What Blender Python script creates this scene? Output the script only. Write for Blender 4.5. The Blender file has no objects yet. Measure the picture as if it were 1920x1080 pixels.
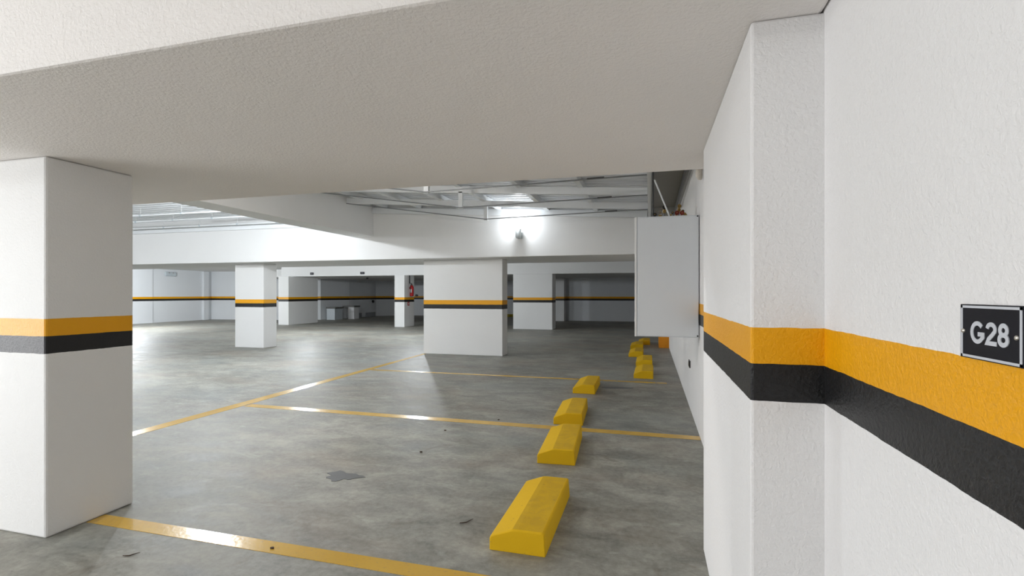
import bpy, math, random
from mathutils import Vector, Matrix
random.seed(7)
S = bpy.context.scene
COL = S.collection

# ------------------------------------------------------------------ camera
EYE = 1.4
YAW = math.atan(259/933)
cd = bpy.data.cameras.new('camera'); cam = bpy.data.objects.new('camera', cd); COL.objects.link(cam)
cam.location = (0, 0, EYE); cam.rotation_euler = (math.pi/2, 0, YAW)
cd.sensor_width = 36; cd.lens = 36*933/1920; cd.shift_y = 11/1920
cd.clip_start = .02; cd.clip_end = 200
S.camera = cam
# ------------------------------------------------------------------ world, exposure
w = bpy.data.worlds.new('world'); S.world = w; w.use_nodes = True
w.node_tree.nodes['Background'].inputs[0].default_value = (.9, .95, 1, 1)
w.node_tree.nodes['Background'].inputs[1].default_value = .15
S.view_settings.view_transform = 'Standard'; S.view_settings.look = 'None'
S.view_settings.gamma = 1; S.view_settings.use_curve_mapping = False
S.view_settings.exposure = 0.04

# ------------------------------------------------------------------ lamps: (x, y, z, watts, colour, wall-mounted, label)
COOL = (.90, .95, 1.0); NEUT = (1.0, .975, .94)
LAMPS = [
 (-2.65, 10.03, 2.80, 17, COOL, 'wall', 'bare lit bulb in a grey holder on the front of the long white beam'),
 (-7.60, 7.20, 3.06, 270, COOL, 'roof', 'bare lit bulb under the roof left of the ridge beam'),
 (-11.6, 14.8, 2.42, 200, COOL, 'roof', 'bare lit bulb under the ceiling behind the long white beam, above the narrow column'),
 (-7.20, 14.6, 2.42, 180, COOL, 'roof', 'bare lit bulb under the ceiling behind the wide column'),
 (-19.5, 14.6, 2.52, 600, COOL, 'roof', 'added unseen bulb under the ceiling close to the far left wall'),  # hidden bulb added to brighten the far left wall
 (-13.5, 4.20, 3.06, 420, COOL, 'roof', 'added unseen bulb under the roof behind the near left column'),  # hidden bulb added for brightness in the first bay
 (-3.60, 3.75, 2.85, 95, NEUT, 'roof', 'added unseen bulb under the roof just behind the near beam'),  # hidden bulb added to light the cabinet front
 (-2.40, -2.60, 2.90, 45, NEUT, 'roof', 'added unseen bulb on the ceiling of the nearest bay'),  # added behind the camera to light the near beam face
 (-5.60, -1.60, 2.90, 45, COOL, 'roof', 'added unseen bulb on the ceiling left of the nearest column'),  # added out of view to light the left of the nearest bay
]
# unseen area light added left of the nearest bay to brighten it
side_l = bpy.data.lights.new('added_side_light', 'AREA'); side_l.shape = 'RECTANGLE'; side_l.size = 4.6; side_l.size_y = 2.1; side_l.energy = 285; side_l.color = (.97, .98, 1.0)
side_o = bpy.data.objects.new('added_side_light', side_l); COL.objects.link(side_o)
side_o.location = (-7.75, -1.35, 1.12); side_o.rotation_euler = (math.pi/2, 0, -math.pi/2)

# ------------------------------------------------------------------ node helpers
def newmat(name):
    m = bpy.data.materials.new(name); m.use_nodes = True
    return m, m.node_tree, m.node_tree.nodes['Principled BSDF']
def N(t, kind, **kw):
    n = t.nodes.new(kind)
    for k, v in kw.items():
        if k in ('operation', 'blend_type', 'data_type', 'noise_dimensions', 'feature', 'interpolation_type'): setattr(n, k, v)
        else: n.inputs[k].default_value = v
    return n
def math_(t, op, a, b=None, c=None, clamp=False):
    n = t.nodes.new('ShaderNodeMath'); n.operation = op; n.use_clamp = clamp
    for i, v in enumerate((a, b, c)):
        if v is None: continue
        if hasattr(v, 'is_output') or isinstance(v, bpy.types.NodeSocket): t.links.new(v, n.inputs[i])
        else: n.inputs[i].default_value = v
    return n.outputs[0]
def mix(t, fac, a, b, mode='MIX'):
    n = t.nodes.new('ShaderNodeMix'); n.data_type = 'RGBA'; n.blend_type = mode
    for i, v in ((0, fac), (6, a), (7, b)):
        if isinstance(v, bpy.types.NodeSocket): t.links.new(v, n.inputs[i])
        elif isinstance(v, tuple): n.inputs[i].default_value = (*v, 1) if len(v) == 3 else v
        else: n.inputs[i].default_value = v
    return n.outputs[2]
def ramp(t, src, stops):
    n = t.nodes.new('ShaderNodeValToRGB'); t.links.new(src, n.inputs[0])
    e = n.color_ramp.elements
    while len(e) < len(stops): e.new(.5)
    for k, (p, c) in enumerate(stops):
        e[k].position = p; e[k].color = (*c, 1) if isinstance(c, tuple) else (c, c, c, 1)
    return n.outputs[0]
def noise(t, vec, scale, detail=4, rough=.55, dist=0.):
    n = N(t, 'ShaderNodeTexNoise', Scale=scale, Detail=detail, Roughness=rough, Distortion=dist)
    if vec is not None: t.links.new(vec, n.inputs['Vector'])
    return n.outputs['Fac']
def mapped(t, vec, scale):
    n = N(t, 'ShaderNodeMapping', Scale=scale); t.links.new(vec, n.inputs['Vector']); return n.outputs[0]

WHITE = (.80, .80, .79); YEL = (.80, .365, .0); BLK = (.012, .012, .013)
def paint(name, stripe=None, base=WHITE, bump=.25, bscale=95, yel=YEL, wainscot=None):
    """white textured masonry paint; stripe=(top, middle, bottom) heights of the painted yellow and black bands"""
    m, t, b = newmat(name)
    pos = t.nodes.new('ShaderNodeNewGeometry').outputs['Position']
    tone = noise(t, pos, 1.3, 3)
    c = mix(t, tone, tuple(v*.965 for v in base), tuple(min(1, v*1.02) for v in base))
    r = .62
    if stripe:
        sep = t.nodes.new('ShaderNodeSeparateXYZ'); t.links.new(pos, sep.inputs[0])
        wob = math_(t, 'MULTIPLY_ADD', noise(t, pos, 14, 3), .006, -.003)
        z = math_(t, 'ADD', sep.outputs[2], wob)
        top, mid, bot = stripe
        iny = math_(t, 'MULTIPLY', math_(t, 'LESS_THAN', z, top), math_(t, 'GREATER_THAN', z, mid))
        ink = math_(t, 'MULTIPLY', math_(t, 'LESS_THAN', z, mid), math_(t, 'GREATER_THAN', z, bot))
        c = mix(t, iny, c, yel); c = mix(t, ink, c, BLK)
        anyb = math_(t, 'ADD', iny, ink)
        rr = math_(t, 'MULTIPLY_ADD', anyb, -.20, r)
        t.links.new(rr, b.inputs['Roughness'])
    else: b.inputs['Roughness'].default_value = r
    if wainscot:
        sep = t.nodes.new('ShaderNodeSeparateXYZ'); t.links.new(pos, sep.inputs[0])
        c = mix(t, math_(t, 'LESS_THAN', sep.outputs[2], wainscot), c, (.80, .30, .01))
    t.links.new(c, b.inputs['Base Color'])
    bp = N(t, 'ShaderNodeBump', Strength=bump, Distance=.004)
    h = noise(t, pos, bscale, 3, .6, .4)
    h2 = math_(t, 'MULTIPLY_ADD', noise(t, pos, 9, 2), .6, h)
    t.links.new(h2, bp.inputs['Height']); t.links.new(bp.outputs[0], b.inputs['Normal'])
    b.inputs['Specular IOR Level'].default_value = .36
    return m
def plain(name, col, rough=.5, metal=0., bump=0., bscale=60, var=.06, spec=.5):
    m, t, b = newmat(name)
    oc = t.nodes.new('ShaderNodeTexCoord').outputs['Object']
    f = noise(t, oc, 6, 4)
    t.links.new(mix(t, f, tuple(v*(1-var) for v in col), tuple(min(1, v*(1+var)) for v in col)), b.inputs['Base Color'])
    b.inputs['Roughness'].default_value = rough; b.inputs['Metallic'].default_value = metal
    b.inputs['Specular IOR Level'].default_value = spec
    if bump:
        bp = N(t, 'ShaderNodeBump', Strength=bump, Distance=.003)
        t.links.new(noise(t, oc, bscale, 3), bp.inputs['Height']); t.links.new(bp.outputs[0], b.inputs['Normal'])
    return m
def floor_material():
    m, t, b = newmat('power_floated_concrete')
    pos = t.nodes.new('ShaderNodeNewGeometry').outputs['Position']
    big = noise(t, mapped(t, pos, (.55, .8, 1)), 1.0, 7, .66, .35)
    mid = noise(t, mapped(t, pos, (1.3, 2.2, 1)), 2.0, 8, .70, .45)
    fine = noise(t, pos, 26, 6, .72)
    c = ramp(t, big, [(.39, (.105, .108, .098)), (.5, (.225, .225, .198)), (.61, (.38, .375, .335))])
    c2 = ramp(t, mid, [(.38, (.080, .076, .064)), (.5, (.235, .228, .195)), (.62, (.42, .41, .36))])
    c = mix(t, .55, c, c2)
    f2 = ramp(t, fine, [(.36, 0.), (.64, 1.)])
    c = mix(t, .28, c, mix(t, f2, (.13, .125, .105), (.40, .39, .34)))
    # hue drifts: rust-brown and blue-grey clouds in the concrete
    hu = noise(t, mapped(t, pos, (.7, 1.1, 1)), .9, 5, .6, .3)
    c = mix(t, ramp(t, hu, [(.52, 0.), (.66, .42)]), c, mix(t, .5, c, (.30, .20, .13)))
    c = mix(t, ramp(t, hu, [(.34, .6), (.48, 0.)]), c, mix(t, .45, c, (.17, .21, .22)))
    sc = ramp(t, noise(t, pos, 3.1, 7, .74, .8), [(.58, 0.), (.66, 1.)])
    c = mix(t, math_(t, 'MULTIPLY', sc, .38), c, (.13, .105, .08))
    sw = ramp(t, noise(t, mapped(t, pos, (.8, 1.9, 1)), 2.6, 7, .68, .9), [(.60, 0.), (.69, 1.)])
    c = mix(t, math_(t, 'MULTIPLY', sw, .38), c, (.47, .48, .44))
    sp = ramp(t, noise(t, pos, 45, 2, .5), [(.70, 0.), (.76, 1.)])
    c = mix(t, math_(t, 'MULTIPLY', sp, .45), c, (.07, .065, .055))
    t.links.new(c, b.inputs['Base Color'])
    rr = math_(t, 'MULTIPLY_ADD', mid, .40, .34)
    t.links.new(rr, b.inputs['Roughness'])
    b.inputs['Specular IOR Level'].default_value = .5
    bp = N(t, 'ShaderNodeBump', Strength=.10, Distance=.004)
    t.links.new(math_(t, 'ADD', math_(t, 'MULTIPLY', big, 2.), fine), bp.inputs['Height']); t.links.new(bp.outputs[0], b.inputs['Normal'])
    return m
def line_material(name, wear):
    m, t, b = newmat(name)
    pos = t.nodes.new('ShaderNodeNewGeometry').outputs['Position']
    n = noise(t, pos, 26, 6, .7)
    big = noise(t, mapped(t, pos, (1.5, 1.5, 1)), 1.6, 3)
    base = mix(t, big, (.52, .30, .025), (.66, .42, .07))
    base = mix(t, ramp(t, noise(t, pos, 60, 3), [(.60, 0.), (.72, .5)]), base, (.30, .22, .10))
    hole = ramp(t, n, [(wear-.05, 1.), (wear, 0.)])
    t.links.new(mix(t, hole, base, (.27, .25, .20)), b.inputs['Base Color'])
    b.inputs['Roughness'].default_value = .23
    bp = N(t, 'ShaderNodeBump', Strength=.35, Distance=.003)
    t.links.new(noise(t, pos, 30, 4), bp.inputs['Height']); t.links.new(bp.outputs[0], b.inputs['Normal'])
    return m
def stop_material():
    m, t, b = newmat('yellow_painted_concrete')
    oc = t.nodes.new('ShaderNodeTexCoord').outputs['Object']
    geo = t.nodes.new('ShaderNodeNewGeometry')
    nz = t.nodes.new('ShaderNodeSeparateXYZ'); t.links.new(geo.outputs['Normal'], nz.inputs[0])
    dirt = ramp(t, noise(t, oc, 9, 6, .7, .5), [(.42, 0.), (.70, 1.)])
    grime = math_(t, 'MULTIPLY', math_(t, 'MULTIPLY', math_(t, 'GREATER_THAN', nz.outputs[2], .985), math_(t, 'MULTIPLY_ADD', dirt, .6, .4)), .62)
    c = mix(t, noise(t, oc, 3, 3), (.62, .37, .006), (.74, .46, .012))
    c = mix(t, grime, c, (.42, .27, .03))
    chip = ramp(t, noise(t, oc, 38, 3, .6), [(.68, 0.), (.73, 1.)])
    c = mix(t, math_(t, 'MULTIPLY', chip, .5), c, (.22, .16, .06))
    t.links.new(c, b.inputs['Base Color']); b.inputs['Roughness'].default_value = .78; b.inputs['Specular IOR Level'].default_value = .2
    bp = N(t, 'ShaderNodeBump', Strength=.3, Distance=.004)
    t.links.new(noise(t, oc, 55, 4), bp.inputs['Height']); t.links.new(bp.outputs[0], b.inputs['Normal'])
    return m
def emit(name, col, s):
    m, t, b = newmat(name)
    b.inputs['Emission Color'].default_value = (*col, 1); b.inputs['Emission Strength'].default_value = s
    b.inputs['Base Color'].default_value = (.9, .9, .9, 1)
    return m

M = dict(
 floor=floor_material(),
 beamnear=paint('near_beam_plaster_bounce_tint', base=(.89, .855, .825), bump=.9, bscale=75),  # base lightened and warmed to stand in for bounce light on the underside
 col=paint('white_column_paint', (1.257, 1.156, 1.056), bump=.55, bscale=85),
 wallr=paint('white_wall_paint_wide_band', (1.303, 1.199, 1.092), base=(.80, .79, .785), bump=.8, bscale=85),
 wallfar=paint('white_wall_paint_distant', (1.257, 1.156, 1.056), base=(.78, .80, .82)),
 beam=paint('white_beam_plaster', bump=.45, bscale=120),
 soffit=paint('white_ceiling_paint', bump=.2),
 orange=plain('orange_gloss_paint', (.80, .30, .01), .4),
 deck=plain('white_coated_steel_deck', (.76, .78, .80), .38, .0, var=.03),
 steel=plain('white_painted_steel', (.76, .78, .79), .4, var=.04),
 greysteel=plain('grey_painted_steel', (.36, .36, .35), .45),
 dark=plain('dark_steel_cable', (.05, .05, .05), .5),
 rod=plain('grey_steel_rod', (.22, .23, .24), .4, .4),
 panel=plain('grey_ceiling_board', (.42, .41, .38), .7),
 cabinet=plain('pale_coated_metal_sheet', (.70, .73, .76), .42, var=.02),
 stop=stop_material(),
 line=line_material('yellow_floor_paint', .34), faint=line_material('worn_yellow_floor_paint', .47),
 black=plain('black_plastic', (.015, .015, .017), .35),
 signb=plain('black_acrylic_plate', (.012, .012, .016), .6, var=.1, spec=.15),
 letter=plain('silver_grey_lettering', (.55, .57, .61), .5),
 chrome=plain('polished_steel_screw', (.75, .72, .66), .25, 1.),
 red=plain('red_enamel', (.45, .012, .015), .3),
 brass=plain('brass_fitting', (.45, .30, .10), .35, .8),
 redh=plain('dark_red_handwheel', (.22, .02, .015), .45),
 cream=plain('cream_plastic', (.62, .57, .50), .5),
 holder=plain('grey_lamp_holder', (.50, .53, .53), .5),
 bulb=emit('lit_bulb_glass', (.95, .98, 1), 14),
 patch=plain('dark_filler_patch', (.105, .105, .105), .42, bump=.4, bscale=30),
 twig=plain('dry_brown_twig', (.06, .035, .02), .8),
 greywall=plain('grey_painted_board', (.30, .31, .33), .6),
 slab=plain('dark_stone_slab', (.09, .09, .08), .4),
 kerb=plain('yellow_kerb_paint', (.48, .38, .02), .6, bump=.3),
 pale=plain('pale_grey_plastic', (.52, .57, .60), .5),
 white=plain('white_plastic', (.8, .8, .8), .4),
)

# ------------------------------------------------------------------ mesh helpers
class MB:
    def __init__(s): s.v = []; s.f = []; s.smooth = []
    def add(s, vs, fs, smooth=False):
        o = len(s.v); s.v += [tuple(v) for v in vs]; s.f += [tuple(o+i for i in f) for f in fs]; s.smooth += [smooth]*len(fs); return s
    def box(s, x0, x1, y0, y1, z0, z1):
        return s.add([(x0,y0,z0),(x1,y0,z0),(x1,y1,z0),(x0,y1,z0),(x0,y0,z1),(x1,y0,z1),(x1,y1,z1),(x0,y1,z1)],
                     [(0,3,2,1),(4,5,6,7),(0,1,5,4),(1,2,6,5),(2,3,7,6),(3,0,4,7)])
    def bar(s, a, b, w, h, up=(0,0,1)):
        a = Vector(a); b = Vector(b); d = (b-a).normalized(); up = Vector(up)
        sx = d.cross(up)
        if sx.length < 1e-4: sx = d.cross(Vector((1,0,0)))
        sx.normalize(); u = sx.cross(d).normalized()
        vs = [p + sx*i*w/2 + u*j*h/2 for p in (a, b) for i, j in ((-1,-1),(1,-1),(1,1),(-1,1))]
        return s.add(vs, [(0,1,2,3),(7,6,5,4),(0,4,5,1),(1,5,6,2),(2,6,7,3),(3,7,4,0)])
    def tube(s, pts, r, n=10, cap=True):
        pts = [Vector(p) for p in pts]; rs = r if isinstance(r, (list, tuple)) else [r]*len(pts)
        prev = None; rings = []
        for i, p in enumerate(pts):
            d = (pts[min(i+1, len(pts)-1)] - pts[max(i-1, 0)]).normalized()
            if prev is None:
                prev = d.cross(Vector((0,0,1)))
                if prev.length < 1e-3: prev = d.cross(Vector((1,0,0)))
            prev = (prev - d*prev.dot(d)).normalized(); q = d.cross(prev)
            rings.append([p + (prev*math.cos(2*math.pi*k/n) + q*math.sin(2*math.pi*k/n))*rs[i] for k in range(n)])
        vs = [v for r_ in rings for v in r_]
        fs = [(i*n+k, i*n+(k+1)%n, (i+1)*n+(k+1)%n, (i+1)*n+k) for i in range(len(pts)-1) for k in range(n)]
        s.add(vs, fs, True)
        if cap:
            s.add(rings[0], [tuple(range(n-1, -1, -1))]); s.add(rings[-1], [tuple(range(n))])
        return s
    def prism(s, prof, a, b):   # profile in XZ, extruded along Y from a to b
        n = len(prof)
        vs = [(x, a, z) for x, z in prof] + [(x, b, z) for x, z in prof]
        return s.add(vs, [tuple(range(n)), tuple(range(2*n-1, n-1, -1))] + [(i, i+n, (i+1)%n+n, (i+1)%n) for i in range(n)])
    def plate(s, poly, z0, z1): # polygon in XY
        n = len(poly)
        vs = [(x, y, z0) for x, y in poly] + [(x, y, z1) for x, y in poly]
        return s.add(vs, [tuple(range(n-1, -1, -1)), tuple(range(n, 2*n))] + [(i, (i+1)%n, (i+1)%n+n, i+n) for i in range(n)])
    def build(s, name, m, parent=None, origin=None, bevel=0, rot=0):
        me = bpy.data.meshes.new(name)
        o_ = Vector(origin) if origin else Vector((0,0,0))
        vs = [Vector(v) - o_ for v in s.v]
        me.from_pydata(vs, [], s.f); me.materials.append(m)
        for p, sm in zip(me.polygons, s.smooth): p.use_smooth = sm
        import bmesh
        bm = bmesh.new(); bm.from_mesh(me); bmesh.ops.recalc_face_normals(bm, faces=bm.faces); bm.to_mesh(me); bm.free()
        o = bpy.data.objects.new(name, me); COL.objects.link(o); o.location = o_
        if parent is not None:
            o.parent = parent; o.location = o_ - (parent.location if origin else Vector((0,0,0)))
            if not origin: o.location = -Vector(parent.location)
        if bevel:
            md = o.modifiers.new('bevel', 'BEVEL'); md.width = bevel; md.segments = 2; md.limit_method = 'ANGLE'
        return o
def tag(o, label=None, cat=None, group=None, kind=None):
    if label: o['label'] = label
    if cat: o['category'] = cat
    if group: o['group'] = group
    if kind: o['kind'] = kind
    return o
def empty(name, loc, label, cat, group=None):
    o = bpy.data.objects.new(name, None); COL.objects.link(o); o.location = loc; o.empty_display_size = .1
    return tag(o, label, cat, group)
def box(name, m, x0, x1, y0, y1, z0, z1, parent=None, bevel=0):
    return MB().box(x0,x1,y0,y1,z0,z1).build(name, m, parent, ((x0+x1)/2, (y0+y1)/2, z0), bevel)
def struct(o): o['kind'] = 'structure'; return o

# ================================================================== the setting
XR = .470           # right wall plane
XL = -23.2
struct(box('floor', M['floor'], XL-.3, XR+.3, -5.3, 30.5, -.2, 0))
# right wall with its near pilaster and the far orange-footed pilaster
wr = MB().box(XR, XR+.3, -5.0, 25.6, 0, 3.8); struct(wr.build('wall_right', M['wallr'], None, (XR+.15, 10, 0)))
struct(box('wall_left', M['wallfar'], XL-.3, XL, -5.0, 30.3, 0, 3.8))
struct(box('wall_front', M['wallfar'], XL, XR, -5.3, -5.0, 0, 3.8))
wb = MB().plate([(-23.2, 21.9), (-19.0, 22.35), (-17.2, 23.2), (-16.75, 25.2), (-16.7, 28.0), (-15.6, 29.3), (-13.9, 29.6), (-4.75, 29.6), (-4.75, 25.9), (XR, 25.9),
                 (XR, 26.2), (-4.45, 26.2), (-4.45, 30.0), (-16.4, 30.0), (-17.2, 28.4), (-17.2, 25.3), (-17.6, 23.6), (-19.2, 22.8), (-23.2, 22.3)], 0, 2.7)
struct(wb.build('wall_back', M['wallfar'], None, (-12, 26, 0)))

# beams and flat ceilings
B = M['beam']
def thing_box(name, m, c, label, cat, group=None, bevel=0):
    return tag(box(name, m, *c, bevel=bevel), label, cat, group)
Z = 2.19
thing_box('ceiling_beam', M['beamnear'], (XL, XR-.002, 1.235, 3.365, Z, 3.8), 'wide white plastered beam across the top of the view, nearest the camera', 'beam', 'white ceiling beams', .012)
thing_box('ceiling_beam', B, (XL, XR-.002, 10.2, 12.2, Z, 3.8), 'long white beam over the wide column, carrying the lit bulb', 'beam', 'white ceiling beams', .01)
thing_box('ceiling_beam', B, (-16.35, XR-.002, 19.22, 20.3, Z, 2.9), 'distant white beam with two small dark number plates', 'beam', 'white ceiling beams', .01)
thing_box('ridge_beam', B, (-6.66, -6.15, 3.363, 10.202, 2.72, 3.8), 'white beam running away under the roof ridge, between the two roof slopes', 'beam', None, .01)
struct(box('ceiling', M['soffit'], XL, XR, -5.0, 1.236, 3.1, 3.3))
struct(box('ceiling', M['soffit'], XL, XR, 12.2, 30.3, 2.62, 2.8))
struct(box('ceiling', M['soffit'], -19.5, XR, 20.3, 29.9, 2.215, 2.6))

# ribbed roof deck over the first bay: right slope and flat left part
def deck(x0, z0, x1, z1, ya, yb):
    mb = MB(); pitch = .19; prof = []; y = ya
    while y < yb - 1e-6:
        e = min(y+pitch, yb)
        for yy, dz in ((y, 0), (y+.085, 0), (y+.105, .045), (y+.17, .045)):
            if yy < yb: prof.append((yy, dz))
        y += pitch
    prof.append((yb, 0))
    n = len(prof)
    vs = [(x0, yy, z0+dz) for yy, dz in prof] + [(x1, yy, z1+dz) for yy, dz in prof]
    mb.add(vs, [(i, i+1, i+1+n, i+n) for i in range(n-1)])
    o = mb.build('ceiling', M['deck'], None, ((x0+x1)/2, ya, min(z0, z1)))
    md = o.modifiers.new('sheet', 'SOLIDIFY'); md.thickness = .004
    return struct(o)
deck(-6.16, 3.50, .03, 3.115, 3.36, 10.21)
deck(-23.2, 3.30, -6.65, 3.30, 3.36, 10.21)
# unseen side wall added to the nearest bay, open for the added area light
sw = MB().box(-7.6, -7.3, -5.0, -3.7, 0, 3.1).box(-7.6, -7.3, 1.0, 1.234, 0, 3.1).box(-7.6, -7.3, -3.7, 1.0, 2.2, 3.1)
struct(sw.build('wall_side_added', M['wallfar'], None, (-7.45, -2, 0)))
def zr(x): return 3.44 + (3.055-3.44)*(x+6.15)/6.15     # underside of purlins on the right slope
# board ceiling over the strip beside the right wall
struct(box('ceiling', M['panel'], .05, XR, 3.36, 10.21, 3.10, 3.14))
struct(box('ceiling', M['soffit'], XL-.3, XR+.3, -5.3, 30.6, 3.8, 4.0))

# ================================================================== columns
cg = 'white columns with a yellow and black band'
def column(c, label): return thing_box('concrete_column', M['col'], (*c, 0, Z-.001), label, 'column', cg, .012)
column((-5.0, -3.33, 2.027, 2.53), 'big white banded column at the left edge, nearest the camera')
column((-10.5, -9.595, 10.64, 11.11), 'square white banded column left of centre, second from the left edge')
column((-5.12, -3.19, 10.69, 11.10), 'wide flat white banded column in the centre of the view')
column((-16.2, -15.65, 18.85, 20.9), 'long white banded column seen just right of the square one, turned sideways')
column((-10.42, -9.955, 18.95, 19.85), 'slim white banded column carrying the red fire extinguisher')
column((-5.27, -3.68, 19.15, 19.85), 'white banded column seen just right of the wide central one')
column((-4.76, -4.25, 25.3, 25.95), 'narrow white banded column against the back wall')
tag(box('wall_pilaster', M['wallr'], .281, XR+.01, 1.575, 2.90, 0, Z-.001, bevel=.008), 'white banded pilaster projecting from the right wall next to the dark number plate', 'pilaster')
p2 = box('wall_pilaster', paint('orange_footed_pilaster', None, wainscot=.62), .22, XR+.01, 13.45, 14.3, 0, 2.6)
tag(p2, 'far pilaster on the right wall with an orange painted foot, glimpsed below the hanging cabinet', 'pilaster')
box_l = box('wall_pilaster', M['wallfar'], XL-.01, XL+.08, 17.0, 18.5, 0, 2.6); tag(box_l, 'shallow white banded pilaster on the far left wall beside the near left column', 'pilaster')
tag(box('wall_pilaster', M['wallfar'], XL-.01, XL+.15, 21.3, 21.6, 0, 2.6), 'narrow pilaster on the far left wall left of the square column', 'pilaster')

# ================================================================== floor lines
lg = 'yellow parking bay lines'
def line(c, m, label): return tag(box('parking_line', M[m], *c, 0, .002), label, 'floor marking', lg)
line((-3.328, XR-.002, 2.240, 2.350), 'line', 'yellow line on the floor nearest the camera, running from the near left column')
line((-4.87, XR-.002, 5.07, 5.20), 'line', 'yellow cross line passing between the second and third wheel stops')
line((-4.95, -.95, 8.10, 8.21), 'line', 'yellow cross line in front of the wide central column')
line((-.95, .25, 8.10, 8.20), 'faint', 'worn faint end of a yellow cross line behind the fourth wheel stop')
ll = MB().plate([(-5.02, 0.0), (-4.90, 0.0), (-4.90, 5.2), (-5.03, 10.66), (-5.13, 10.66)], 0, .0016)
tag(ll.build('parking_line', M['line'], None, (-5, 5, 0)), 'long yellow line receding to the foot of the wide central column', 'floor marking', lg)

tag(MB().plate([(-.70,7.50),(-.60,7.46),(-.40,7.52),(-.25,7.56),(-.24,7.61),(-.40,7.64),(-.58,7.62),(-.68,7.57)], 0, .0015).build('floor_dark_mark', M['patch'], None, (-.45, 7.55, 0)), 'dark narrow mark on the floor right of the fourth wheel stop', 'stain')  # thin dark irregular plate lying on the floor
# dark filler patch, twigs, grit
pts = []
random.seed(3)
for k in range(30):
    a = 2*math.pi*k/30; r = 1 + .22*math.sin(3*a+.6) + .16*math.sin(7*a) + random.uniform(-.08, .08)
    pts.append((-2.275+.135*r*math.cos(a), 3.335+.085*r*math.sin(a)))
tag(MB().plate(pts, 0, .0025).build('floor_patch', M['patch'], None, (-2.28, 3.33, 0)), 'small dark grey irregular filler patch on the concrete floor', 'floor patch')
def twig(x, y, a, l, label):
    mb = MB(); pp = [(x+l*(t-.5)*math.cos(a)+.006*math.sin(5*t), y+l*(t-.5)*math.sin(a)+.008*math.cos(6*t), .004) for t in (0,.25,.5,.75,1)]
    mb.tube(pp, [.002,.003,.003,.0025,.001], 6)
    tag(mb.build('dry_twig', M['twig'], None, (x, y, 0)), label, 'twig', 'litter on the floor')
twig(-1.086, 2.866, .85, .10, 'thin dark twig on the floor left of the nearest wheel stop')
twig(-3.33+.65, 2.02, .7, .08, 'thin dark scrap on the floor in front of the nearest yellow line')
for x, y, lab in ((-2.02, 4.72, 'tiny dark crumb on the floor just in front of the middle cross line'), (-1.62, 5.28, 'tiny dark crumb lying on the middle cross line'),
                  (-1.95, 4.02, 'tiny dark crumb on the floor left of the second wheel stop'), (-2.0, 2.28, 'tiny dark crumb on the nearest yellow line')):
    tag(MB().plate([(x+.012*math.cos(k)*random.uniform(.6,1.2), y+.010*math.sin(k)*random.uniform(.6,1.2)) for k in range(6)], .002, .009).build('grit_crumb', M['twig'], None, (x, y, 0)), lab, 'grit', 'litter on the floor')

# ================================================================== wheel stops
def make_stop():
    # cross-section in XZ: low left edge, slope up to a ridge, flat top
    prof = [(-.157, 0), (-.157, .062), (-.150, .078), (-.028, .124), (0, .126), (.140, .126), (.150, .118), (.157, 0)]
    L = .84; n = len(prof); rows = []
    for y, k in ((0, .965), (.012, 1.), (.28, 1.), (.56, 1.), (L-.02, 1.), (L, .96)):
        rows.append([(x*(1 if k == 1. else .985), y, z*k) for x, z in prof])
    vs = [v for r in rows for v in r]
    mb = MB().add(vs, [tuple(range(n)), tuple(range(6*n-1, 5*n-1, -1))] + [(j*n+i, j*n+(i+1)%n, (j+1)*n+(i+1)%n, (j+1)*n+i) for j in range(5) for i in range(n)])
    o = mb.build('wheel_stop', M['stop'])
    md = o.modifiers.new('bevel', 'BEVEL'); md.width = .004; md.segments = 2; md.limit_method = 'ANGLE'
    return o
stops = [(-.692, 2.590, .0, 'nearest and largest yellow concrete wheel stop'),
         (-.745, 4.030, .06, 'second yellow wheel stop, its far end almost touching the middle cross line'),
         (-.845, 5.275, .055, 'third yellow wheel stop, just beyond the middle cross line'),
         (-.896, 6.985, .01, 'fourth yellow wheel stop, alone in front of the faint cross line'),
         (-.107, 8.49, -.01, 'yellow wheel stop nearest in the row under the hanging cabinet'),
         (-.112, 9.93, .0, 'yellow wheel stop right behind the first one under the hanging cabinet'),
         (-.305, 11.36, .0, 'yellow wheel stop third in the row under the cabinet, set further left'),
         (-.330, 13.0, .0, 'yellow wheel stop directly behind the one set further left'),
         (-.158, 14.11, .0, 'farthest yellow wheel stop, half hidden by the cabinet bottom')]
s0 = make_stop()
for i, (x, y, a, lab) in enumerate(stops):
    o = s0 if i == 0 else s0.copy()
    if i: COL.objects.link(o)
    o.location = (x, y, 0); o.rotation_euler = (0, 0, a)
    tag(o, lab, 'wheel stop', 'yellow concrete wheel stops')

# ================================================================== steelwork under the roof
def add_joist(y, xa, za, xb, zb, xm, zm, label, name='trussed_joist'):
    r = empty(name, ((xa+xb)/2, y, min(za, zb)), label, 'joist', 'white roof joists with rod bracing')
    def lin(x): return za + (zb-za)*(x-xa)/(xb-xa)
    MB().bar((xa, y, za+.055), (xb, y, zb+.055), .05, .11).build('top_chord', M['steel'], r)
    MB().box(xm-.035, xm+.035, y-.025, y+.025, zm, lin(xm)+.02).build('king_post', M['steel'], r)
    rd = MB()
    rd.tube([(xa, y-.035, za), (xm, y-.035, zm+.012), (xb, y-.035, zb)], .009, 8); rd.build('tension_rod', M['rod'], r)
    for xx in ((xb-.75) if xb > -1 else (xb-.9),):
        f = (xx-xm)/(xb-xm); z0 = zm + (zb-zm)*f; f2 = (xx+.22-xm)/(xb-xm); z2 = zm+(zb-zm)*f2
        MB().bar((xx, y-.035, z0+.01), (xx+.22, y-.035, z2+.01), .018, .020).build('turnbuckle', M['dark'], r)
    return r
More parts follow.
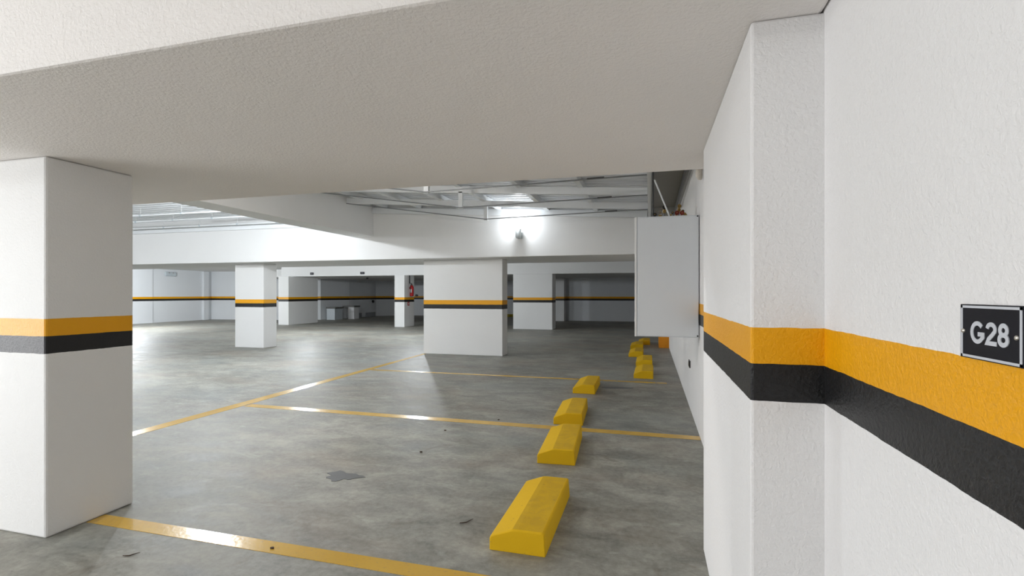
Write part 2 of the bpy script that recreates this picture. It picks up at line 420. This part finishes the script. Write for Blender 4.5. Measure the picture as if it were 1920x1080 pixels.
for y, lab in ((5.19, 'white rod-braced joist mostly hidden behind the near beam'), (6.52, 'nearest visible white rod-braced roof joist on the right slope'), (7.85, 'middle white rod-braced roof joist on the right slope'),
               (9.18, 'farthest white rod-braced roof joist, closest to the lit bulb')):
    add_joist(y, -6.15, 3.30, -.04, 2.90, -3.075, 2.835, lab)
for y, z, xa, lab in ((9.18, 3.144, -23.1, 'white ceiling pipe nearest the long beam, under the left roof'), (8.40, 3.13, -11.6, 'short white ceiling pipe further from the long beam, under the left roof'),
                  (9.9, 3.10, -23.1, 'thin white ceiling pipe tight against the long beam, under the left roof')):
    e = empty('ceiling_pipe', (-9, y, z), lab, 'pipe', 'white pipes under the left roof')
    MB().tube([(xa, y, z), (-6.66 if y > 8.5 else -8.6, y, z)], .020, 10).build('pipe', M['steel'], e)
    for k in range(12):
        xx = -7.4-1.15*k
        if xx > xa and not (y < 8.5 and xx > -8.6):
            MB().tube([(xx-.025, y, z), (xx+.025, y, z)], .025, 10).build('coupling', M['pale'], e)
            MB().tube([(xx, y, z+.02), (xx, y, 3.30)], .004, 6).build('hanger', M['steel'], e)
for k, x in enumerate((-1.05, -2.05, -3.1, -4.0, -4.95, -5.8)):
    lab = ['rightmost', 'second from the right', 'third from the right', 'fourth from the right', 'fifth from the right', 'leftmost'][k]
    z = zr(x)
    tag(MB().box(x-.04, x+.04, 3.37, 10.2, z-.055, z+.05).build('roof_purlin', M['steel'], None, (x, 6.8, z-.055)), lab + ' white purlin running away under the ribbed roof deck', 'purlin', 'white purlins under the roof')
# edge strips where the roof meets the long beam
tag(MB().bar((-6.14, 10.155, 3.31), (-.05, 10.155, 2.97), .05, .13).build('edge_angle', M['steel']), 'white steel edge strip where the right roof slope meets the long beam', 'steel trim')
tag(MB().box(XL+.01, -6.67, 10.13, 10.185, 3.0, 3.12).build('edge_angle', M['steel'], None, (-15, 10.16, 3.0)), 'white steel edge strip along the long beam under the left roof', 'steel trim')
# channel along Y near the right wall
ch = empty('edge_channel', (0, 6.8, 2.84), 'grey-white steel channel running away beside the grey board strip', 'steel beam')
MB().box(-.035, .02, 3.37, 10.2, 2.86, 3.10).build('web', M['steel'], ch)
MB().box(.022, .035, 3.37, 10.2, 2.84, 3.10).build('dark_edge', M['dark'], ch)
cr = MB().box(.04, XR-.001, 5.6, 5.66, 3.0, 3.1); tag(cr.build('ceiling_batten', M['greysteel'], None, (.25, 5.63, 3.0)), 'grey cross batten over the valves above the cabinet', 'batten')
tag(MB().box(.44, XR-.001, 3.37, 10.2, 2.84, 2.98).build('wall_trunking', M['greysteel'], None, (.455, 6.8, 2.84)), 'grey trunking running along the top of the right wall', 'trunking')
tag(MB().tube([(.39, 3.4, 2.80), (.39, 6.4, 2.80), (.385, 8.0, 2.74), (.385, 10.18, 2.74)], .014, 8).build('conduit', M['black'], None, (.39, 6.8, 2.74)), 'black conduit running away beside the grey trunking', 'conduit')
tag(MB().bar((.045, 5.46, 2.60), (.205, 5.46, 2.186), .045, .012).build('diagonal_brace', M['steel'], None, (.13, 5.6, 2.2)), 'white diagonal flat steel brace above the hanging cabinet', 'brace')
tag(MB().tube([(.03, 5.68, 2.98), (.03, 5.68, 2.2)], .009, 8).build('hanger_rod', M['dark'], None, (.03, 5.62, 2.2)), 'thin dark hanger rod left of the diagonal brace', 'rod')

# ================================================================== hanging cabinet and the valves behind it
cb = empty('hanging_cabinet', (.16, 5.3, .968), 'tall pale metal cabinet hung on the right wall above the wheel stops', 'cabinet')
box('body', M['cabinet'], -.135, XR-.005, 5.215, 5.42, .968, 2.18, cb, .004)
box('left_edge_strip', M['white'], -.152, -.133, 5.207, 5.425, .968, 2.178, cb, .002)
box('door', M['cabinet'], -.120, .458, 5.203, 5.216, .975, 2.170, cb, .003)
for z in (.985, 2.165):
    MB().tube([(.450, 5.20, z), (.450, 5.205, z)], .008, 8).build('fixing_screw', M['black'], cb)
def valve(x, y, z, r, mat, label, tilt=(0, -1, .3)):
    e = empty('gate_valve', (x, y, 2.18), label, 'valve', 'valves behind the hanging cabinet')
    d = Vector(tilt).normalized(); c = Vector((x, y, z))
    MB().tube([c+d*.05, c+d*.062], r, 14).build('handwheel', M[mat], e)
    MB().tube([c-d*.03, c+d*.066], .006, 8).build('stem', M['brass'], e)
    MB().tube([c-d*.075, c-d*.05, c-d*.02, c+d*.01], [.012, .02, .018, .009], 10).build('valve_body', M['brass'], e)
    MB().tube([c-d*.05, Vector((x, 5.66, 2.203))], .009, 8).build('pipe_stub', M['rod'], e)
    return e
valve(.148, 5.56, 2.300, .022, 'black', 'black round handwheel standing highest above the cabinet top')
valve(.048, 5.56, 2.225, .020, 'black', 'small black fitting at the left end above the cabinet')
valve(.105, 5.56, 2.245, .024, 'chrome', 'shiny pale fitting left of the brace foot above the cabinet')
valve(.272, 5.56, 2.235, .022, 'redh', 'dark red handwheel, left one of the pair above the cabinet')
valve(.322, 5.56, 2.232, .022, 'redh', 'dark red handwheel, right one of the pair above the cabinet')
valve(.297, 5.56, 2.305, .020, 'brass', 'brass fitting above the two dark red handwheels', (0, -1, .3))
valve(.215, 5.66, 2.255, .014, 'black', 'small dark fitting just right of the brace foot', (.3, -1, .3))
valve(.350, 5.62, 2.262, .014, 'black', 'small dark fitting right of the brass one near the wall', (-.3, -1, .3))
mfd = MB().tube([(.03, 5.66, 2.19), (.08, 5.66, 2.19)], .012, 8).tube([(.40, 5.66, 2.19), (.44, 5.66, 2.19), (.452, 5.66, 2.19), (.4695, 5.66, 2.19)], .014, 8)
tag(mfd.tube([(.08, 5.66, 2.19), (.10, 5.66, 2.20), (.16, 5.66, 2.205), (.36, 5.66, 2.205), (.40, 5.66, 2.19)], .014, 8).build('manifold_pipe', M['rod'], None, (.25, 5.66, 2.19)), 'grey pipe joining the valves above the cabinet', 'pipe')

# rounded cream fitting just behind the near beam
ef = MB().tube([(.469, 4.85, 2.56), (.452, 4.85, 2.56), (.436, 4.85, 2.55), (.430, 4.85, 2.52), (.432, 4.85, 2.48), (.442, 4.85, 2.455), (.452, 4.85, 2.445)], [.02, .024, .028, .03, .03, .022, .008], 12)
tag(ef.build('wall_bulkhead_light', M['cream'], None, (.46, 4.85, 2.44)), 'rounded cream fitting on the right wall tucked behind the near beam', 'light fitting')
# slotted outlet low on the right wall
so = empty('wall_socket', (XR, 6.45, .50), 'small dark socket low on the right wall below the cabinet', 'socket')
MB().box(XR-.012, XR-.001, 6.36, 6.52, .505, .59).build('plate', M['black'], so)
MB().box(XR-.016, XR-.012, 6.38, 6.50, .52, .575).build('cover', M['black'], so)

# ================================================================== number plate G28
SX = XR
def yz(px, py, X=SX-.006):
    a = YAW; dx = -math.sin(a) + math.cos(a)*(px-960)/933; dy = math.cos(a) + math.sin(a)*(px-960)/933; dz = (551-py)/933
    t = X/dx; return dy*t, EYE+dz*t
y0, zt = yz(1799, 570); _, zb = yz(1799, 668); y1, _ = yz(1921, 573); zb += .000
SW = y0-y1; SH = zt-zb
pl = empty('number_plate', (SX, (y0+y1)/2, zb), 'black wall plate reading G28 with a silver border, above the yellow band', 'sign')
box('plate', M['signb'], SX-.005, SX-.0005, y1, y0, zb, zt, pl, .001)
def sy(u): return y0 - u*SW       # u from 0 (left as read) to 1
def sz(v): return zt - v*SH
bd = MB()
def flat(u0, u1, v0, v1): bd.box(SX-.0058, SX-.0048, sy(u1), sy(u0), sz(v1), sz(v0))
t_ = .030
flat(.022, .965, .022, .022+t_*1.5); flat(.022, .965, .978-t_*1.5, .978); flat(.022, .022+t_, .022, .978); flat(.965-t_, .965, .022, .978)
bd.build('border', M['letter'], pl)
def stroke(name, pts, wid, closed=False):
    """flat lettering stroke with mitred joints; pts in plate units scaled to metres"""
    P = [Vector((u*SW, -v*SH)) for u, v in pts]; n = len(P); L = []; Rr = []
    for i, p in enumerate(P):
        a = P[(i-1) % n] if (closed or i) else p; b = P[(i+1) % n] if (closed or i < n-1) else p
        d1 = (p-a).normalized() if (p-a).length > 1e-9 else None; d2 = (b-p).normalized() if (b-p).length > 1e-9 else None
        d1 = d1 or d2; d2 = d2 or d1
        nn = Vector((-(d1+d2).y, (d1+d2).x)).normalized(); k = 1/max(.5, nn.dot(Vector((-d1.y, d1.x))))
        L.append(p+nn*wid/2*k); Rr.append(p-nn*wid/2*k)
    vs = []
    for x in (SX-.0060, SX-.0048):
        for q in L+Rr: vs.append((x, y0-q.x, zt+q.y))
    fs = []; m = 2*n
    for i in range(n if closed else n-1):
        j = (i+1) % n
        fs += [(i, j, n+j, n+i), (m+i, m+n+i, m+n+j, m+j), (i, m+i, m+j, j), (n+i, n+j, m+n+j, m+n+i)]
    if not closed: fs += [(0, n, m+n, m), (n-1, m+n-1, m+2*n-1, 2*n-1)]
    return vs, fs
def arc(cx, cy, rx, ry, a0, a1, n=18):
    return [(cx+rx*math.cos(math.radians(a0+(a1-a0)*k/n)), cy-ry*math.sin(math.radians(a0+(a1-a0)*k/n))) for k in range(n+1)]
WD = SW*.045
def glyph(name, *strokes):
    mb = MB()
    for k, (pts, closed) in enumerate(strokes):
        vs, fs = stroke(name, pts, WD, closed)
        mb.add([(x-(.00025*k if x < SX-.005 else 0), y, z) for x, y, z in vs], fs)
    return mb.build(name, M['letter'], pl)
vc = .505; hh = .165
glyph('letter_g', (arc(.309, vc, .092, hh, 40, 318) + [(.400, vc+.080), (.400, vc+.030), (.318, vc+.030)], False))
glyph('numeral_two', (arc(.528, vc-.078, .060, .088, 172, -22, 14) + [(.545, vc+.020), (.490, vc+.095), (.468, vc+hh), (.612, vc+hh)], False))
glyph('numeral_eight', (arc(.711, vc-.083, .050, .082, 90, 450, 20)[:-1], True), (arc(.711, vc+.080, .058, .086, 90, 450, 20)[:-1], True))
for u, v in ((.066, .50), (.895, .52)):
    yy, zz = sy(u), sz(v)
    s = MB().tube([(SX-.004, yy, zz), (SX-.0062, yy, zz), (SX-.0074, yy, zz), (SX-.0080, yy, zz)], [.0036, .0036, .0026, .0006], 12)
    s.build('screw', M['chrome'], pl)

# ================================================================== lamps
for i, (x, y, z, watt, colr, mount, lab) in enumerate(LAMPS):
    e = empty('bulb_light', (x, y, z), lab, 'lamp', 'bare bulb lamps')
    if mount == 'wall':
        MB().box(x-.045, x+.045, 10.15, 10.2, z-.24, z-.10).build('back_plate', M['holder'], e)
        MB().tube([(x, 10.165, z-.19), (x, 10.08, z-.19), (x, y, z-.175)], .03, 12).build('arm', M['holder'], e)
        MB().tube([(x, y, z-.24), (x, y, z-.20), (x, y, z-.05)], [.045, .058, .062], 16).build('holder', M['holder'], e)
        MB().tube([(x, y, z-.05), (x, y, z-.03), (x, y, z+.01), (x, y, z+.045), (x, y, z+.065), (x, y, z+.072)], [.028, .04, .055, .048, .03, .004], 16).build('bulb', M['bulb'], e)
    else:
        top = 3.1 if y < 1.2 else (3.30 if y < 10 else 2.62)
        MB().tube([(x, y, top+.005), (x, y, z+.09), (x, y, z+.05)], [.05, .05, .03], 14).build('holder', M['holder'], e)
        MB().tube([(x, y, z+.05), (x, y, z+.03), (x, y, z), (x, y, z-.035), (x, y, z-.05), (x, y, z-.056)], [.028, .04, .05, .045, .028, .004], 16).build('bulb', M['bulb'], e)
    ld = bpy.data.lights.new('bulb_glow', 'POINT'); ld.energy = watt; ld.color = colr; ld.shadow_soft_size = .045
    lo = bpy.data.objects.new('bulb_glow', ld); COL.objects.link(lo); lo.parent = e
    lo.location = (0, -.10 if mount == 'wall' else 0, .06 if mount == 'wall' else -.14)

# ================================================================== small distant things
def plate_sign(x, y, z, w_, h_, label):
    e = empty('number_plate', (x, y, z), label, 'sign', 'small dark plates on the distant beam')
    MB().box(x-w_/2, x+w_/2, y-.02, y, z, z+h_).build('plate', M['signb'], e)
    MB().box(x-w_*.35, x+w_*.35, y-.024, y-.02, z+h_*.45, z+h_*.55).build('marking', M['letter'], e)
plate_sign(-14.70, 19.219, 2.26, .17, .10, 'tiny dark plate on the distant beam, left of the two')
plate_sign(-12.12, 19.219, 2.26, .20, .10, 'tiny dark plate on the distant beam, right of the two')
tag(MB().tube([(-13.6, 22.0, 2.215), (-13.6, 22.0, 2.13)], .05, 10).build('smoke_detector', M['black'], None, (-13.6, 22, 2.13)), 'tiny black ceiling fitting behind the distant beam', 'detector')
# fire extinguisher on slim column
fx, fy = -9.955, 19.42
fe = empty('fire_extinguisher', (fx+.09, fy, 1.30), 'red fire extinguisher hung on the slim distant column', 'fire extinguisher')
MB().tube([(fx+.10, fy, 1.30), (fx+.10, fy, 1.32), (fx+.10, fy, 1.68), (fx+.10, fy, 1.74), (fx+.10, fy, 1.77)], [.075, .085, .085, .06, .025], 14).build('cylinder', M['red'], fe)
MB().tube([(fx+.10, fy, 1.77), (fx+.10, fy, 1.83)], .022, 8).build('valve_head', M['black'], fe)
MB().bar((fx+.10, fy, 1.83), (fx+.10, fy-.10, 1.86), .02, .015).build('handle', M['black'], fe)
MB().tube([(fx+.10, fy-.02, 1.80), (fx+.10, fy-.11, 1.78), (fx+.10, fy-.12, 1.6), (fx+.10, fy-.10, 1.40)], .011, 8).build('hose', M['black'], fe)
MB().box(fx+.06, fx+.14, fy-.088, fy-.082, 1.45, 1.60).build('label_panel', M['white'], fe)
MB().box(fx, fx+.03, fy-.03, fy+.03, 1.60, 1.70).build('wall_bracket', M['black'], fe)
tag(MB().tube([(fx+.03, fy-.05, 1.84), (fx+.03, fy-.05, 2.189)], .022, 8).build('conduit', M['black'], None, (fx+.03, fy, 1.84)), 'dark conduit dropping to the fire extinguisher', 'conduit')
sg = empty('fire_notice', (fx+.005, fy-.1, .90), 'tiny red notice below the fire extinguisher', 'sign')
MB().box(fx, fx+.012, fy-.19, fy-.03, .90, 1.06).build('plate', M['red'], sg)
MB().box(fx+.012, fx+.016, fy-.14, fy-.08, .94, 1.02).build('symbol', M['white'], sg)
# pale fixture on the far left wall
lf = empty('wall_fixture', (XL, 19.3, 2.28), 'pale grey rounded fixture high on the far left wall', 'wall fixture')
box('body', M['pale'], XL, XL+.10, 19.15, 19.75, 2.28, 2.50, lf, .04)
for yy in (19.33, 19.55): MB().tube([(XL+.10, yy, 2.45), (XL+.115, yy, 2.45)], .03, 10).build('knob', M['greysteel'], lf)
# bits at the back wall
def fl(px, py, z=0):
    a = YAW; dx = -math.sin(a) + math.cos(a)*(px-960)/933; dy = math.cos(a) + math.sin(a)*(px-960)/933; dz = (551-py)/933
    t = (z-EYE)/dz; return dx*t, dy*t
bn = empty('utility_bench', (-17.0, 23.0, 0), 'low pale bench with dark top slabs by the curved back wall', 'bench')
box('top_slab', M['slab'], -16.60, -15.85, 24.3, 24.9, .66, .74, bn)
box('pedestal', M['white'], -16.25, -15.9, 24.35, 24.85, 0, .66, bn)
box('side_block', M['pale'], -16.85, -16.35, 23.25, 23.95, 0, .60, bn)
box('side_slab', M['slab'], -16.88, -16.3, 23.22, 24.0, .60, .68, bn)
tag(MB().bar((-16.70, 25.35, .13), (-16.66, 26.3, .13), .06, .26).build('wall_board', M['greywall'], None, (-16.7, 25.8, 0)), 'low grey board on the curved back wall, left of the two', 'board', 'low grey boards')
tag(MB().bar((-16.66, 26.8, .13), (-16.64, 27.8, .13), .06, .26).build('wall_board', M['greywall'], None, (-16.7, 27.3, 0)), 'low grey board on the curved back wall, right of the two', 'board', 'low grey boards')
tag(MB().tube([(-16.69, 27.6, .93), (-16.62, 27.6, .93)], .09, 10).build('wall_outlet', M['black'], None, (-16.66, 27.6, .84)), 'black round outlet below the band on the back wall', 'outlet')
tag(MB().tube([(-14.6, 29.5, 1.30), (-14.6, 29.38, 1.30)], .08, 10).build('wall_outlet', M['black'], None, (-14.6, 29.45, 1.22)), 'black round knob on the band of the back wall', 'outlet')
tag(MB().box(-13.6, -4.80, 29.25, 29.58, 0, .15).build('kerb', M['kerb'], None, (-9.2, 29.4, 0)), 'low yellow painted kerb along the back wall', 'kerb')
tag(MB().box(-9.0, -8.2, 28.9, 29.1, 0, .14).build('kerb', M['kerb'], None, (-8.6, 29, 0)), 'short yellow kerb piece in front of the long kerb', 'kerb')
